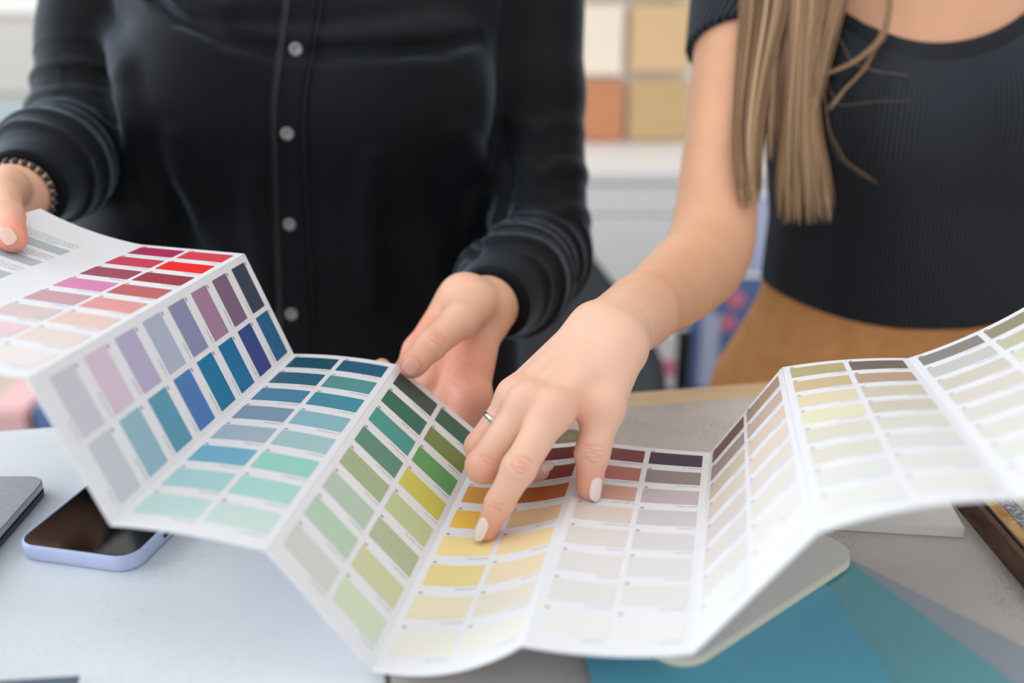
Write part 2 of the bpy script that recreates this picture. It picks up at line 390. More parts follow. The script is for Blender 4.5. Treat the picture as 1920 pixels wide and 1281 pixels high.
def nail(tree, px, py, dirv, L, Wd, m, parent, ext=0., curv=.34):
    p, n = hit(tree, px, py)
    if p is None: return
    d = unit(np.asarray(dirv) - n * (np.asarray(dirv) @ n)); s = unit(np.cross(d, n)); vs, fs = [], []
    NU, NV = 8, 10
    for lay in (0, -1):
        for j in range(NV + 1):
            t = -1 + 2 * j / NV; w = (1 - abs(t) ** 3.2) ** (1 / 2.4) if abs(t) < 1 else 0.02
            w = max(w, .12)
            for i in range(NU + 1):
                x = -1 + 2 * i / NU
                q = p + d * (t * L / 2 + ext) + s * (x * w * Wd / 2) + n * (.55 + lay * .5 - curv * Wd * .5 * (x * w) ** 2 - .35 * t * t)
                vs.append(q)
    k = (NU + 1) * (NV + 1); I = lambda i, j, l: l * k + j * (NU + 1) + i
    for j in range(NV):
        for i in range(NU):
            fs.append((I(i, j, 0), I(i + 1, j, 0), I(i + 1, j + 1, 0), I(i, j + 1, 0))); fs.append((I(i, j, 1), I(i, j + 1, 1), I(i + 1, j + 1, 1), I(i + 1, j, 1)))
    for j in range(NV):
        fs.append((I(0, j, 0), I(0, j + 1, 0), I(0, j + 1, 1), I(0, j, 1))); fs.append((I(NU, j + 1, 0), I(NU, j, 0), I(NU, j, 1), I(NU, j + 1, 1)))
    for i in range(NU):
        fs.append((I(i + 1, 0, 0), I(i, 0, 0), I(i, 0, 1), I(i + 1, 0, 1))); fs.append((I(i, NV, 0), I(i + 1, NV, 0), I(i + 1, NV, 1), I(i, NV, 1)))
    return mesh_obj('fingernail', vs, fs, m, parent, True)
def torus(name, c, axis, R, r, m, parent, flat=1.6):
    a = unit(axis); s = unit(np.cross(a, (0, 0, 1))); t = np.cross(a, s); vs, fs = [], []; N, K = 40, 8
    for i in range(N):
        A = 2 * math.pi * i / N; e = s * math.cos(A) + t * math.sin(A)
        for k in range(K):
            B = 2 * math.pi * k / K; vs.append(c + e * (R + r * math.cos(B)) + a * (r * flat * math.sin(B)))
    for i in range(N):
        for k in range(K): fs.append((i * K + k, ((i + 1) % N) * K + k, ((i + 1) % N) * K + (k + 1) % K, i * K + (k + 1) % K))
    return mesh_obj(name, vs, fs, m, parent, True)
def bbox(pts, pad): a = np.array(pts); return a.min(0) - pad, a.max(0) + pad
# ================= person pointing (right) =================
pr = thing('person', 'person in a black ribbed crop top and tan trousers pointing at a yellow swatch', 'person')
# joints of the pointing hand
J = dict(
 wrist=PT(1143, 627, 634), elbow=PT(1326, 492, 838), shoulder=PT(1402, -95, 945),
 iM=PT(1036, 772, 578), iP=PT(973, 878, 558), iD=PT(937, 943, 561), iT=PT(913, 992, 565),
 mM=PT(990, 757, 583), mP=PT(905, 874, 579), mD=PT(962, 884, 596), mT=PT(1010, 882, 611),
 rM=PT(967, 745, 600), rP=PT(900, 838, 602), rD=PT(942, 850, 622), rT=PT(985, 858, 634),
 pM=PT(964, 738, 617), pP=PT(915, 815, 628), pD=PT(940, 840, 642), pT=PT(966, 850, 650),
 tC=PT(1163, 668, 622), tM=PT(1133, 765, 592), tI=PT(1110, 852, 586), tT=PT(1105, 915, 586))
wv = unit(J['elbow'] - J['wrist'])
rad_side = PT(1172, 650, 628); uln_side = PT(1108, 612, 640)
we, es = J['elbow'] - J['wrist'], J['shoulder'] - J['elbow']
ARM = spline([J['wrist'] + we * .1, J['wrist'] + we * .35, J['wrist'] + we * .68, J['elbow'] - we * .04 + es * .03 + np.array([3, 0, 6.]), J['elbow'] + es * .3, J['elbow'] + es * .65, J['shoulder']], [20.5, 25.5, 32.5, 36, 33.5, 37, 46], 36)
def hand_r(P):
    # back of the hand: metacarpals fanning from the wrist
    W0, U0, R0 = J['wrist'], uln_side, rad_side
    d = cone(P, R0 * .75 + W0 * .25, J['iM'], 13.5, 10.8)
    for a, b, ra, rb in ((W0 * .75 + R0 * .25, J['mM'], 13.5, 10.6), (W0 * .6 + U0 * .4, J['rM'], 13, 10), (U0, J['pM'], 12.5, 9.2)):
        d = smin(d, cone(P, a, b, ra, rb), 6.5)
    # thumb side
    d = smin(d, cone(P, J['tC'], J['tM'], 14.5, 11.2), 12)
    d = smin(d, cone(P, J['tC'] * .4 + J['iM'] * .6, J['tM'] * .75 + J['iM'] * .25, 8, 6), 10)           # web
    # wrist and forearm
    fa = smin(cone(P, uln_side * .5 + J['wrist'] * .5, J['wrist'] + wv * 60, 17.5, 22), cone(P, rad_side * .5 + J['wrist'] * .5, J['wrist'] + wv * 60, 17, 22), 10)
    d = smin(d, fa, 12)
    d = smin(d, ell(P, PT(1100, 606, 652), (9, 9, 9)), 7)                                                 # ulnar knob
    d = smin(d, hull(P, *ARM), 9)
    # thumb
    th = chain(P, [J['tM'], J['tI'], J['tT']], [11, 9.4, 7.6], 4)
    th = smin(th, cone(P, J['tM'] * .4 + J['tI'] * .6, J['tI'], 9.4, 9.8), 3)
    d = smin(d, th, 8)
    fi = chain(P, [J['iM'], J['iP'], J['iD'], J['iT']], [11, 9.5, 7.9, 6.6], 4)
    fm = chain(P, [J['mM'], J['mP'], J['mD'], J['mT']], [10.8, 9.7, 8.4, 6.8], 4)
    fr = chain(P, [J['rM'], J['rP'], J['rD'], J['rT']], [10, 9, 7.8, 6.4], 4)
    fp = chain(P, [J['pM'], J['pP'], J['pD'], J['pT']], [9, 8, 6.8, 5.6], 4)
    fg = smin(smin(fm, fr, 1.6), fp, 1.6); fg = smin(fg, fi, 1.8)
    for k, r in (('iM', 11.6), ('mM', 11.4), ('rM', 10.6)): d = smin(d, ell(P, J[k] + np.array([0, -1, 1.6]), (r, r, r)), 6)
    d = smin(d, fg, 6.5)
    return d
RC = np.array([PT(1722, 300, 1)[0] - 0, 0, 0])
cxr = PT(1722, 300, 990)[0]
# torso: rows (z, cx, cy, rx, front, back)
def torso_r(P):
    d = loft(P, [(640, cxr, 975, 176, 96, 110), (780, cxr, 975, 170, 92, 104), (830, cxr, 975, 158, 84, 98), (905, cxr, 975, 152, 82, 88), (960, cxr, 975, 148, 82, 86), (1030, cxr, 975, 146, 84, 86),
                 (1100, cxr, 978, 156, 88, 84), (1190, cxr, 985, 164, 82, 80), (1260, cxr, 992, 160, 66, 74), (1320, cxr, 1000, 130, 50, 60), (1350, cxr, 1005, 75, 46, 52)])
    for s in (-1, 1): d = smin(d, ell(P, (cxr + s * 70, 912, 1130), (66, 44, 62)), 34)
    d = smin(d, cone(P, (cxr, 1010, 1320), (cxr, 1005, 1430), 56, 50), 24)
    sh = J['shoulder']
    for s in (1, -1):
        p = sh if s == 1 else np.array([2 * cxr - sh[0], sh[1], sh[2]])
        d = smin(d, cone(P, p, (cxr - s * 60, 995, 1318), 44, 40), 30)
    return d
arm_l = [np.array([2 * cxr - J['shoulder'][0], J['shoulder'][1], J['shoulder'][2]]), np.array([cxr + 250, 960, 1020.]), np.array([cxr + 225, 740, 1010.])]
def keep(vf, p, d, lo, hi):
    v, f = vf; t = (v - p) @ d; ok = ((t[f] > lo) & (t[f] < hi)).all(1); return v, f[ok]
b0, b1 = bbox([J[k] for k in J if k not in ('elbow', 'shoulder')], 30)
fine = keep(nets(hand_r, b0, b1, 1.0), J['wrist'], wv, -1e9, 14)
a0, a1 = bbox([J['wrist'], J['elbow'], J['shoulder']], 62)
arm = keep(nets(hand_r, a0, a1, 2.0), J['wrist'], wv, 6, 1e9)
tA = (arm[0] - J['wrist']) @ wv; rA = arm[0] - J['wrist'] - tA[:, None] * wv; rA /= np.linalg.norm(rA, axis=1)[:, None] + 1e-9
arm = (arm[0] - rA * (np.clip((13 - tA) / 7, 0, 1) * 1.2)[:, None], arm[1])                       # tuck the arm's rim under the hand's
tor = nets(lambda P: smin(torso_r(P) + 3.5, chain(P, arm_l, [42, 36, 26], 14), 20), (cxr - 260, 690, 700), (cxr + 330, 1120, 1440), 5)
bv, bf = join([fine, arm, tor])
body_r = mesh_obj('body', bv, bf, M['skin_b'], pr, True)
fl = [(J['iT'], 15, .75), (J['tT'], 16, .7), (J['mP'], 14, .55), (J['rP'], 13, .5), (J['iP'], 10, .3), (J['mM'], 14, .3), (J['rM'], 14, .3), (J['iM'], 16, .3), (J['tM'] * .5 + J['iM'] * .5, 14, .4), (J['mD'], 18, .6), (J['tI'], 11, .35), (J['iD'], 11, .45)]
spots_attr(body_r, 'flush', bv, fl)
# press the joint creases
view = unit(-ray(1000, 850))
n_ = np.zeros(len(bv) * 3, np.float32); body_r.data.vertices.foreach_get('normal', n_); n_ = n_.reshape(-1, 3)
cr = crease(bv, n_, [(J['iP'], J['iD'] - J['iM'], view, (-5, -2.6, -.6, 1.5, 3.6), 6.5), (J['iD'], J['iT'] - J['iP'], view, (-1.8, .4, 2.2), 5), (J['tI'], J['tT'] - J['tM'], view, (-5, -2.4, 0, 2.2, 4.6), 7), (J['mP'], J['mP'] - J['mM'], view, (-6, -3.5), 6)])
CRE(body_r, cr); bv2 = bv - n_ * cr[:, None] * .75; body_r.data.vertices.foreach_set('co', (bv2 / 1000).astype(np.float32).ravel()); body_r.data.update()
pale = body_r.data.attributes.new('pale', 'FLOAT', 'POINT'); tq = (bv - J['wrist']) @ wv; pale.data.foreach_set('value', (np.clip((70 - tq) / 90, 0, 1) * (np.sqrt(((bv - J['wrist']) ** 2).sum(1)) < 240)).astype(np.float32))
tr_r = bvh(body_r)
nail(tr_r, 902, 989, J['iT'] - J['iD'], 15, 8, M['nail_white'], body_r, 1.5)
nail(tr_r, 1120, 914, J['tT'] - J['tI'], 14.5, 8.8, M['nail_white'], body_r, 1.5)
nail(tr_r, 1021, 878, J['mT'] - J['mD'] + np.array([0, 0, 7.]), 13, 6.5, M['nail_white'], body_r, 3.5)
rg = J['rM'] * .5 + J['rP'] * .5; torus('ring', rg, J['rP'] - J['rM'], 10.1, .8, M['silver'], pr, 1.9)

# crop top
def rib_mat():
    m = mat('black_rib_knit', (22, 25, 31), .7, .3); b = bsdf(m)
    at = nd(m, 'ShaderNodeAttribute', attribute_name='rib'); a = nd(m, 'ShaderNodeMath', operation='MULTIPLY'); a.inputs[1].default_value = 2 * math.pi / 4.3
    s = nd(m, 'ShaderNodeMath', operation='SINE'); lk(m, at.outputs['Fac'], a.inputs[0]); lk(m, a.outputs[0], s.inputs[0])
    bump(m, s.outputs[0], 1.0, .0026)
    b.inputs['Sheen Weight'].default_value = .25; b.inputs['Sheen Roughness'].default_value = .4; b.inputs['Sheen Tint'].default_value = (.5, .6, .8, 1)
    return m
M['rib'] = rib_mat()
neck_c = PT(1735, 90, 900)
def top_fn(P):
    d = torso_r(P)
    for s in (1, -1):
        p = J['shoulder'] if s == 1 else arm_l[0]; e = (J['elbow'] if s == 1 else arm_l[1]); ax = unit(e - p)
        t = (P - p.astype(np.float32)) @ ax.astype(np.float32)
        d = smin(d, np.maximum(cone(P, p, p * .55 + e * .45, 50, 43), t - 104 + .25 * (P[:, 0] - p[0]) * s), 6)      # short sleeve, open end
    hem = 937 + .0011 * (P[:, 0] - cxr) ** 2 + .02 * (P[:, 1] - 900)
    d = smax(d, hem - P[:, 2], 2)
    neck = np.sqrt(((P[:, 0] - NX) / 140) ** 2 + ((P[:, 2] - 1352) / 150) ** 2) - 1
    return np.maximum(d, -neck * 100)
NX = cxr - 30
tv, tf = nets(top_fn, (cxr - 290, 830, 930), (cxr + 290, 1120, 1420), 3.)
top = mesh_obj('crop_top', tv, tf, M['rib'], pr, True)
ang = np.arctan2(tv[:, 0] - cxr, 1075 - tv[:, 1]); at_ = top.data.attributes.new('rib', 'FLOAT', 'POINT'); at_.data.foreach_set('value', (ang * 205).astype(np.float32))
# neck trim: stitched band following the scoop
tt = bvh(top); vs, fs = [], []; cols_ = 60
for i in range(cols_ + 1):
    x = NX - 140 + 280 * i / cols_
    for k, off in enumerate((0, 9, 13)):
        a = (x - NX) / 140; zz = 1352 - 150 * math.sqrt(max(0, 1 - min(1, a * a))) - off - 1
        h = tt.ray_cast(Vector((x / 1000, .6, zz / 1000)), Vector((0, 1, 0)))
        if h[0] is None: vs.append((x, 990, zz)); continue
        q = np.array(h[0]) * 1000 + np.array(h[1]) * (1.1 if k < 2 else .05); vs.append(q)
for i in range(cols_):
    for k in range(2): fs.append((i * 3 + k, i * 3 + k + 1, (i + 1) * 3 + k + 1, (i + 1) * 3 + k))
mesh_obj('neck_trim', vs, fs, M['rib'], top, True)
# trousers down to the floor, and shoes
def pants(P, cx, cy, rx, gap, leg):
    d = loft(P, [(760, cx, cy, rx * 1.13, 128, 140), (860, cx, cy, rx * 1.06, 112, 122), (925, cx, cy, rx * .9, 88, 96), (950, cx, cy, rx * .82, 77, 84), (985, cx, cy, rx * .76, 70, 76)])
    for s in (-1, 1): d = smin(d, chain(P, [(cx + s * 85, cy, 800), (cx + s * 88, cy - 5, 480), (cx + s * 90, cy + 5, 60)], [92, 66, 58], 30), 40)
    return d
M_tp = nets(lambda P: smin(pants(P, cxr, 978, 172, 0, 0), smax(torso_r(P) + 1.4, P[:, 2] - 985, 2), 6), (cxr - 300, 780, 10), (cxr + 300, 1180, 990), 8)
tro = mesh_obj('trousers', *M_tp, M['tan_cloth'], pr, True)
def shoes(par, cx, cy):
    for s in (-1, 1):
        v, f = nets(lambda P: smax(smin(chain(P, [(cx + s * 92, cy + 30, 36), (cx + s * 95, cy - 70, 30), (cx + s * 98, cy - 150, 24)], [36, 34, 26], 20), cone(P, (cx + s * 92, cy + 22, 40), (cx + s * 92, cy + 20, 82), 36, 38), 20), -P[:, 2], 3), (cx + s * 95 - 60, cy - 200, -10), (cx + s * 95 + 60, cy + 90, 130), 5)
        mesh_obj('shoe', v, f, M['shoe'], par, True)
shoes(pr, cxr, 978)

# ================= person holding the chart (left) =================
pl_ = thing('person', 'person in a black long-sleeved button-up shirt holding the chart with both hands', 'person')
cxl = -183.
K = dict(
 wrist=PT(905, 585, 748), elbow=PT(1012, 478, 905), shoulder=PT(1000, -110, 960),
 tC=PT(893, 570, 722), tM=PT(862, 602, 690), tI=PT(808, 648, 668), tT=PT(772, 686, 661),
 iM=PT(886, 745, 703), iP=PT(862, 822, 716), iD=PT(820, 830, 724), iT=PT(780, 822, 728),
 mM=PT(866, 716, 714), mP=PT(800, 785, 728), mD=PT(752, 752, 734), mT=PT(722, 722, 732),
 rM=PT(816, 708, 722), rP=PT(768, 748, 736), rD=PT(738, 716, 736), rT=PT(716, 690, 726),
 pM=PT(784, 658, 728), pP=PT(757, 700, 738), pD=PT(738, 712, 738), pT=PT(722, 716, 736))
def hand_l(P):
    Wr = K['wrist']
    d = cone(P, PT(905, 605, 742), K['iM'], 15, 11.5)
    for a, b, ra, rb in ((PT(890, 595, 745), K['mM'], 15, 11), (PT(870, 575, 750), K['rM'], 15, 11), (PT(860, 558, 755), K['pM'], 15, 10.5)): d = smin(d, cone(P, a, b, ra, rb), 10)
    d = smin(d, cone(P, K['tC'], K['tM'], 15.5, 12.5), 9)
    d = smin(d, cone(P, Wr, Wr + unit(K['elbow'] - Wr) * 70, 23, 24), 12)
    d = smin(d, ell(P, PT(868, 556, 735), (17, 17, 17)), 14)
    d = smin(d, cone(P, PT(880, 640, 728), PT(868, 735, 714), 12, 10), 12)
    th = chain(P, [K['tM'], K['tI'], K['tT']], [12, 10.2, 8.4], 4); th = smin(th, ell(P, K['tT'] * .8 + K['tI'] * .2, (9.2, 9.2, 9.2)), 3)
    fg = None
    for q, rr in (('i', (11.5, 9.4, 8, 7)), ('m', (11, 9.6, 8.2, 7)), ('r', (10.6, 9, 7.8, 6.8)), ('p', (10, 8, 7, 6))):
        c = chain(P, [K[q + 'M'], K[q + 'P'], K[q + 'D'], K[q + 'T']], rr, 4); fg = c if fg is None else smin(fg, c, 1.8)
    d = smin(d, cone(P, K['iM'], K['mM'], 12, 11.5), 8); fg = smin(fg, cone(P, K['iM'] * .5 + K['iP'] * .5, K['mM'] * .6 + K['mP'] * .4, 9.5, 9.5), 6)
    d = smin(d, fg, 7); return smin(d, th, 4.5)
Q = dict(wrist=PT(32, 368, 748), elbow=PT(150, 262, 905), shoulder=PT(182, -110, 960),
 tC=PT(14, 352, 716), tM=PT(2, 372, 674), tI=PT(12, 407, 636), tT=PT(23, 447, 609),
 iM=PT(-62, 420, 730), iP=PT(-50, 480, 740), iD=PT(-10, 500, 745), iT=PT(20, 505, 745),
 mM=PT(-75, 400, 745), mP=PT(-70, 470, 752), mD=PT(-30, 485, 756), mT=PT(0, 490, 756))
def hand_q(P):
    d = cone(P, PT(22, 358, 745), Q['iM'], 16, 12)
    d = smin(d, cone(P, PT(24, 356, 758), Q['mM'], 16, 12), 10)
    d = smin(d, cone(P, Q['tC'], Q['tM'], 16, 13), 10)
    d = smin(d, cone(P, Q['wrist'], Q['wrist'] + unit(Q['elbow'] - Q['wrist']) * 70, 23, 24), 12)
    th = chain(P, [Q['tM'], Q['tI'], Q['tT']], [12.5, 10.6, 8.8], 4)
    for q, rr in (('i', (11.5, 9.4, 8, 7)), ('m', (11, 9.6, 8.2, 7))): d = smin(d, chain(P, [Q[q + 'M'], Q[q + 'P'], Q[q + 'D'], Q[q + 'T']], rr, 4), 5)
    return smin(d, th, 4)
def arms_l(P, k=0.):
    d = None
    for A in (K, Q):
        c = chain(P, [A['shoulder'], A['elbow'], A['wrist'] + unit(A['elbow'] - A['wrist']) * 40], [42 + k, 34 + k, 24 + k], 14); d = c if d is None else np.minimum(d, c)
    return d
def torso_l(P):
    d = loft(P, [(760, cxl, 955, 196, 118, 120), (900, cxl, 955, 192, 112, 112), (985, cxl, 953, 190, 98, 98), (1050, cxl, 953, 184, 96, 94), (1130, cxl, 955, 178, 100, 94), (1210, cxl, 960, 178, 96, 90),
                 (1290, cxl, 970, 176, 80, 84), (1350, cxl, 982, 140, 60, 66), (1380, cxl, 988, 78, 50, 56)])
    for s in (-1, 1):
        d = smin(d, ell(P, (cxl + s * 80, 885, 1158), (76, 48, 70)), 36)
        p = K['shoulder'] if s == 1 else Q['shoulder']; d = smin(d, cone(P, p, (cxl + s * 60, 985, 1345), 46, 42), 34)
    return d
hb0, hb1 = bbox([K[k] for k in K if k not in ('elbow', 'shoulder')] + [K['wrist'] + unit(K['elbow'] - K['wrist']) * 70], 26)
qb0, qb1 = bbox([Q[k] for k in Q if k not in ('elbow', 'shoulder')] + [Q['wrist'] + unit(Q['elbow'] - Q['wrist']) * 70], 26)
pa = nets(hand_l, hb0, hb1, 1.3); pb = nets(hand_q, qb0, qb1, 1.4)
pc = nets(lambda P: smin(smin(torso_l(P) + 12, arms_l(P, -4), 20), cone(P, (cxl, 990, 1350), (cxl, 985, 1460), 56, 50), 24), (cxl - 330, 740, 860), (cxl + 330, 1120, 1470), 7)
lv, lf = join([pa, pb, pc])
body_l = mesh_obj('body', lv, lf, M['skin_a'], pl_, True)
spots_attr(body_l, 'flush', lv, [(K['tT'], 15, .6), (K['iM'], 26, .6), (K['mM'], 30, .65), (K['pM'], 26, .55), (K['tI'], 10, .3), (Q['tT'], 18, .8), (Q['tI'], 12, .3), (PT(850, 660, 720), 22, .7), (PT(790, 610, 735), 24, .5), (K['rM'], 20, .6)])
vw = unit(-ray(820, 640))
n_ = np.zeros(len(lv) * 3, np.float32); body_l.data.vertices.foreach_get('normal', n_); n_ = n_.reshape(-1, 3)
cr = crease(lv, n_, [(K['tI'], K['tT'] - K['tM'], vw, (-5.5, -2.8, -.3, 2.2), 7.5)], .8)
t1 = BVHTree.FromPolygons([tuple(v / 1000) for v in lv], lf.tolist())
def on_hand(path): return [p for p in (hit(t1, *q)[0] for q in path) if p is not None]
for path in ([(846, 650), (858, 668), (880, 682), (906, 690)], [(818, 690), (836, 706), (862, 722), (896, 735)], [(838, 660), (846, 690), (842, 715)]):
    q = on_hand(path); cr = np.maximum(cr, strokes(lv, list(zip(q, q[1:])), 1.0) * .8)
CRE(body_l, cr * 1.3); lv2 = lv - n_ * cr[:, None] * .8; body_l.data.vertices.foreach_set('co', (lv2 / 1000).astype(np.float32).ravel()); body_l.data.update()
tr_l = bvh(body_l)
nail(tr_l, 771, 687, K['tT'] - K['tI'], 12, 11, M['nail_bare'], body_l, 0)
nail(tr_l, 14, 443, Q['tT'] - Q['tI'], 11.5, 8.5, M['nail_pale'], body_l, 0)
torus('ring', K['mM'] * .5 + K['mP'] * .5, K['mP'] - K['mM'], 12.2, .9, M['silver'], pl_, 1.6)

# shirt
def folds(P, A, n, amp, t0, t1, ph):
    """sleeve folds: ripples around the arm between t0 and t1 along shoulder > elbow > wrist"""
    d = np.zeros(len(P), np.float32)
    for i, (a, b) in enumerate(((A['shoulder'], A['elbow']), (A['elbow'], A['wrist']))):
        ba = (b - a).astype(np.float32); pa = P - a.astype(np.float32); t = np.clip(pa @ ba / float(ba @ ba), 0, 1)
        w = pa - t[:, None] * ba; an = np.arctan2(w[:, 2] * .8 + w[:, 1] * .6, w[:, 0]); tt = t + i
        win = np.clip((tt - t0) / .2, 0, 1) * np.clip((t1 - tt) / .12, 0, 1) * ((t > 0) & (t < 1))
        near = np.exp(-np.maximum(np.sqrt((w ** 2).sum(1)) - 45, 0) / 18)
        d = np.maximum(d, win * near * amp * np.sin(2 * np.pi * (tt * n + ph + .22 * np.sin(an * 2 + ph * 5) + .1 * np.sin(an * 3))))
    return d
RIDGE, GROOVE = [], []
def shirt_fn(P):
    d = torso_l(P)
    d = smin(d, chain(P, [(cxl - 118, 930, 1150), (cxl - 158, 925, 1050), (cxl - 196, 925, 985), (cxl - 200, 930, 830)], [52, 58, 58, 54], 4), 16)
    for A in (K, Q):
        wend = A['wrist'] + unit(A['elbow'] - A['wrist']) * (16 if A is K else 14)
        s = chain(P, [A['shoulder'], A['shoulder'] * .5 + A['elbow'] * .5, A['elbow'], A['elbow'] * .45 + wend * .55, wend], [52, 43, 45, 43, 31], 16)
        axw = unit(A['elbow'] - A['wrist']).astype(np.float32); s = s - folds(P, A, 7.5, 3.2, .55, 1.75, .3 if A is K else .75)
        s = smax(s, -((P - wend.astype(np.float32)) @ axw), 3)                    # cuff end
        d = smin(d, s, 14)
    x, y, z = P[:, 0], P[:, 1], P[:, 2]; front = np.clip((940 - y) / 60, 0, 1)
    # soft drape below the bust, tension line above the top button, gathers beside the placket
    low = np.clip((1120 - z) / 120, 0, 1) * front
    side = np.clip((np.abs(x - cxl) - 40) / 60, 0, 1)
    d = d - low * side * 5.0 * np.sin((x - cxl) / 15.5 + (z - 1000) * .012 * np.sign(x - cxl)) * np.exp(-((np.abs(x - cxl) - 120) / 70) ** 2)
    zc = 1222 + .00065 * np.abs(x - cxl) ** 2
    d = d + front * 4.5 * np.exp(-((z - zc) / 8) ** 2) * np.clip(1 - np.abs(x - cxl) / 150, 0, 1)
    for pts, r in RIDGE: d = smin(d, chain(P, pts, [r * .5] + [r] * (len(pts) - 2) + [r * .6], 2), 16)
    for pts, r in GROOVE: d = smax(d, -chain(P, pts, [r * .5] + [r] * (len(pts) - 2) + [r * .5], 2), 10)
    d = smax(d, 800 - z, 3)
    neck = np.sqrt(((x - cxl) / 60) ** 2 + ((y - 930) / 90) ** 2 + ((z - 1400) / 70) ** 2) - 1
    return np.maximum(d, -neck * 55)
cv, cf = nets(shirt_fn, (cxl - 360, 680, 790), (cxl + 360, 1130, 1440), 9., slack=12, newton=0)
t0 = BVHTree.FromPolygons([tuple(v / 1000) for v in cv], cf.tolist())
def on_shirt(path, depth):
    out = []
    for q in path:
        p, n = hit(t0, *q)
        if p is not None: out.append(p - n * depth)
    return out
for path, dpt, r in (([(208, 60), (232, 140), (250, 230), (268, 330), (300, 410), (345, 490)], 5, 12), ([(330, 260), (350, 340), (385, 420), (430, 500)], 5, 8),
                     ([(700, 300), (690, 420), (700, 560)], 6, 8), ([(860, 250), (900, 330), (880, 440)], 5, 9), ([(420, 20), (330, 0), (260, -30)], 4, 8), ([(470, 330), (480, 430), (500, 560)], 5, 6)):
    RIDGE.append((on_shirt(path, dpt), r))
for path, dpt, r in (([(285, -10), (335, 32), (420, 70), (510, 94), (600, 98), (720, 96), (830, 90), (900, 70)], 0, 5.5), ([(940, 240), (955, 320), (935, 410), (890, 480)], 0, 7)):
    GROOVE.append((on_shirt(path, dpt), r))
sv, sf = nets(shirt_fn, (cxl - 360, 680, 790), (cxl + 360, 1130, 1440), 3.6, slack=12)
shirt = mesh_obj('shirt', sv, sf, M['black_cloth'], pl_, True)
ts = bvh(shirt)
def strip(name, cols, m, lift, par):
    """strip laid on the shirt: cols = list of (py, px_left, px_right)"""
    vs, fs = [], []; N = 6; ys = np.linspace(cols[0][0], cols[-1][0], 60)
    xl = np.interp(ys, [c[0] for c in cols], [c[1] for c in cols]); xr = np.interp(ys, [c[0] for c in cols], [c[2] for c in cols]); last = None
    for y, a, b in zip(ys, xl, xr):
        for i in range(N + 1):
            p, n = hit(ts, a + (b - a) * i / N, y)
            p = last if p is None else p + n * (lift if 0 < i < N else lift * .75); last = p; vs.append(p)
    for j in range(len(ys) - 1):
        for i in range(N): q = j * (N + 1) + i; fs.append((q, q + N + 1, q + N + 2, q + 1))
    o = mesh_obj(name, vs, fs, m, par, True); so = o.modifiers.new('thickness', 'SOLIDIFY'); so.thickness = .0022; so.offset = 0; return o
placket = strip('placket', [(-60, 545, 612), (0, 532, 604), (95, 520, 588), (180, 508, 572), (250, 506, 570), (420, 512, 577), (560, 518, 586), (700, 524, 594)], M['black_cloth'], 1.5, shirt)
strip('seam', [(-60, 553, 557), (0, 541, 545), (95, 529, 533), (180, 516, 520), (250, 514, 518), (420, 520, 524), (560, 526, 530), (700, 532, 536)], M['dark_cloth'], 2.5, shirt)
M['button'] = mat('smoked_button', (120, 120, 122), .18, .6); M['thread'] = mat('button_thread', (18, 18, 20), .8)
def button(px, py):
    p, n = hit(ts, px, py); n = unit(n); p = p + n * 3.4; s = unit(np.cross(n, (0, 0, 1))); t = np.cross(s, n)
    prof = [(0, .5), (2.2, .5), (2.9, 1.1), (4.6, 1.5), (5.6, 1.0), (5.7, .2), (5.2, -.6), (0, -.6)]; N = 28; vs, fs = [], []
    for r, h in prof:
        for i in range(N): A = 2 * math.pi * i / N; vs.append(p + (s * math.cos(A) + t * math.sin(A)) * r + n * h)
    for k in range(len(prof) - 1):
        for i in range(N): fs.append((k * N + i, k * N + (i + 1) % N, (k + 1) * N + (i + 1) % N, (k + 1) * N + i))
    b = mesh_obj('button', vs, fs, M['button'], shirt, True)
    return b
for q in ((557, 92), (540, 249), (545, 419), (549, 588)): button(*q)
tp = nets(lambda P: pants(P, cxl, 958, 188, 0, 0), (cxl - 320, 740, 10), (cxl + 320, 1180, 990), 8)
mesh_obj('trousers', *tp, M['dark_cloth'], pl_, True); shoes(pl_, cxl, 958)
# beaded bracelet
bc = Q['wrist'] + unit(Q['elbow'] - Q['wrist']) * 2; bx_ = unit(Q['elbow'] - Q['wrist']); s_ = unit(np.cross(bx_, (0, 0, 1))); t_ = np.cross(bx_, s_)
br = torus('bracelet', bc, bx_, 25.5, .7, M['silver'], pl_, 1)
M['bead'] = mat('dark_bead', (40, 36, 34), .25)
bm = bmesh.new(); bmesh.ops.create_icosphere(bm, subdivisions=2, radius=.0026); bead0 = bm_obj('bead', bm, M['bead'], br, True)
for i in range(26):
    A = 2 * math.pi * i / 26; o = bead0 if i == 0 else bead0.copy()
    if i: COL.objects.link(o); o.parent = br
    o.location = V(bc + (s_ * math.cos(A) + t_ * math.sin(A)) * 26.5)

# hair of the pointing person: long straight locks hanging in front of the shoulder
def hair_mat():
    m = mat('light_brown_hair', (170, 132, 96), .38, .45)
    at = nd(m, 'ShaderNodeAttribute', attribute_name='tone'); lk(m, ramp(m, at.outputs['Fac'], [(0, (112, 82, 60)), (.5, (172, 136, 102)), (1, (220, 188, 150))]), bsdf(m).inputs['Base Color'])
    return m
M['hair'] = hair_mat()
hv, hf, ht = [], [], []
def strand(pts, r0, tone, sides=4):
    o = len(hv); n = len(pts); pts = np.array(pts)
    for i, p in enumerate(pts):
        d = unit(pts[min(i + 1, n - 1)] - pts[max(i - 1, 0)]); a = unit(np.cross(d, (0, 1, .1))); b = np.cross(d, a); r = r0 * (1 if i < n - 3 else (n - i) / 4)
        for k in range(sides): A = 2 * math.pi * k / sides; hv.append(p + a * r * math.cos(A) + b * r * math.sin(A)); ht.append(tone)
    for i in range(n - 1):
        for k in range(sides): hf.append((o + i * sides + k, o + i * sides + (k + 1) % sides, o + (i + 1) * sides + (k + 1) % sides, o + (i + 1) * sides + k))
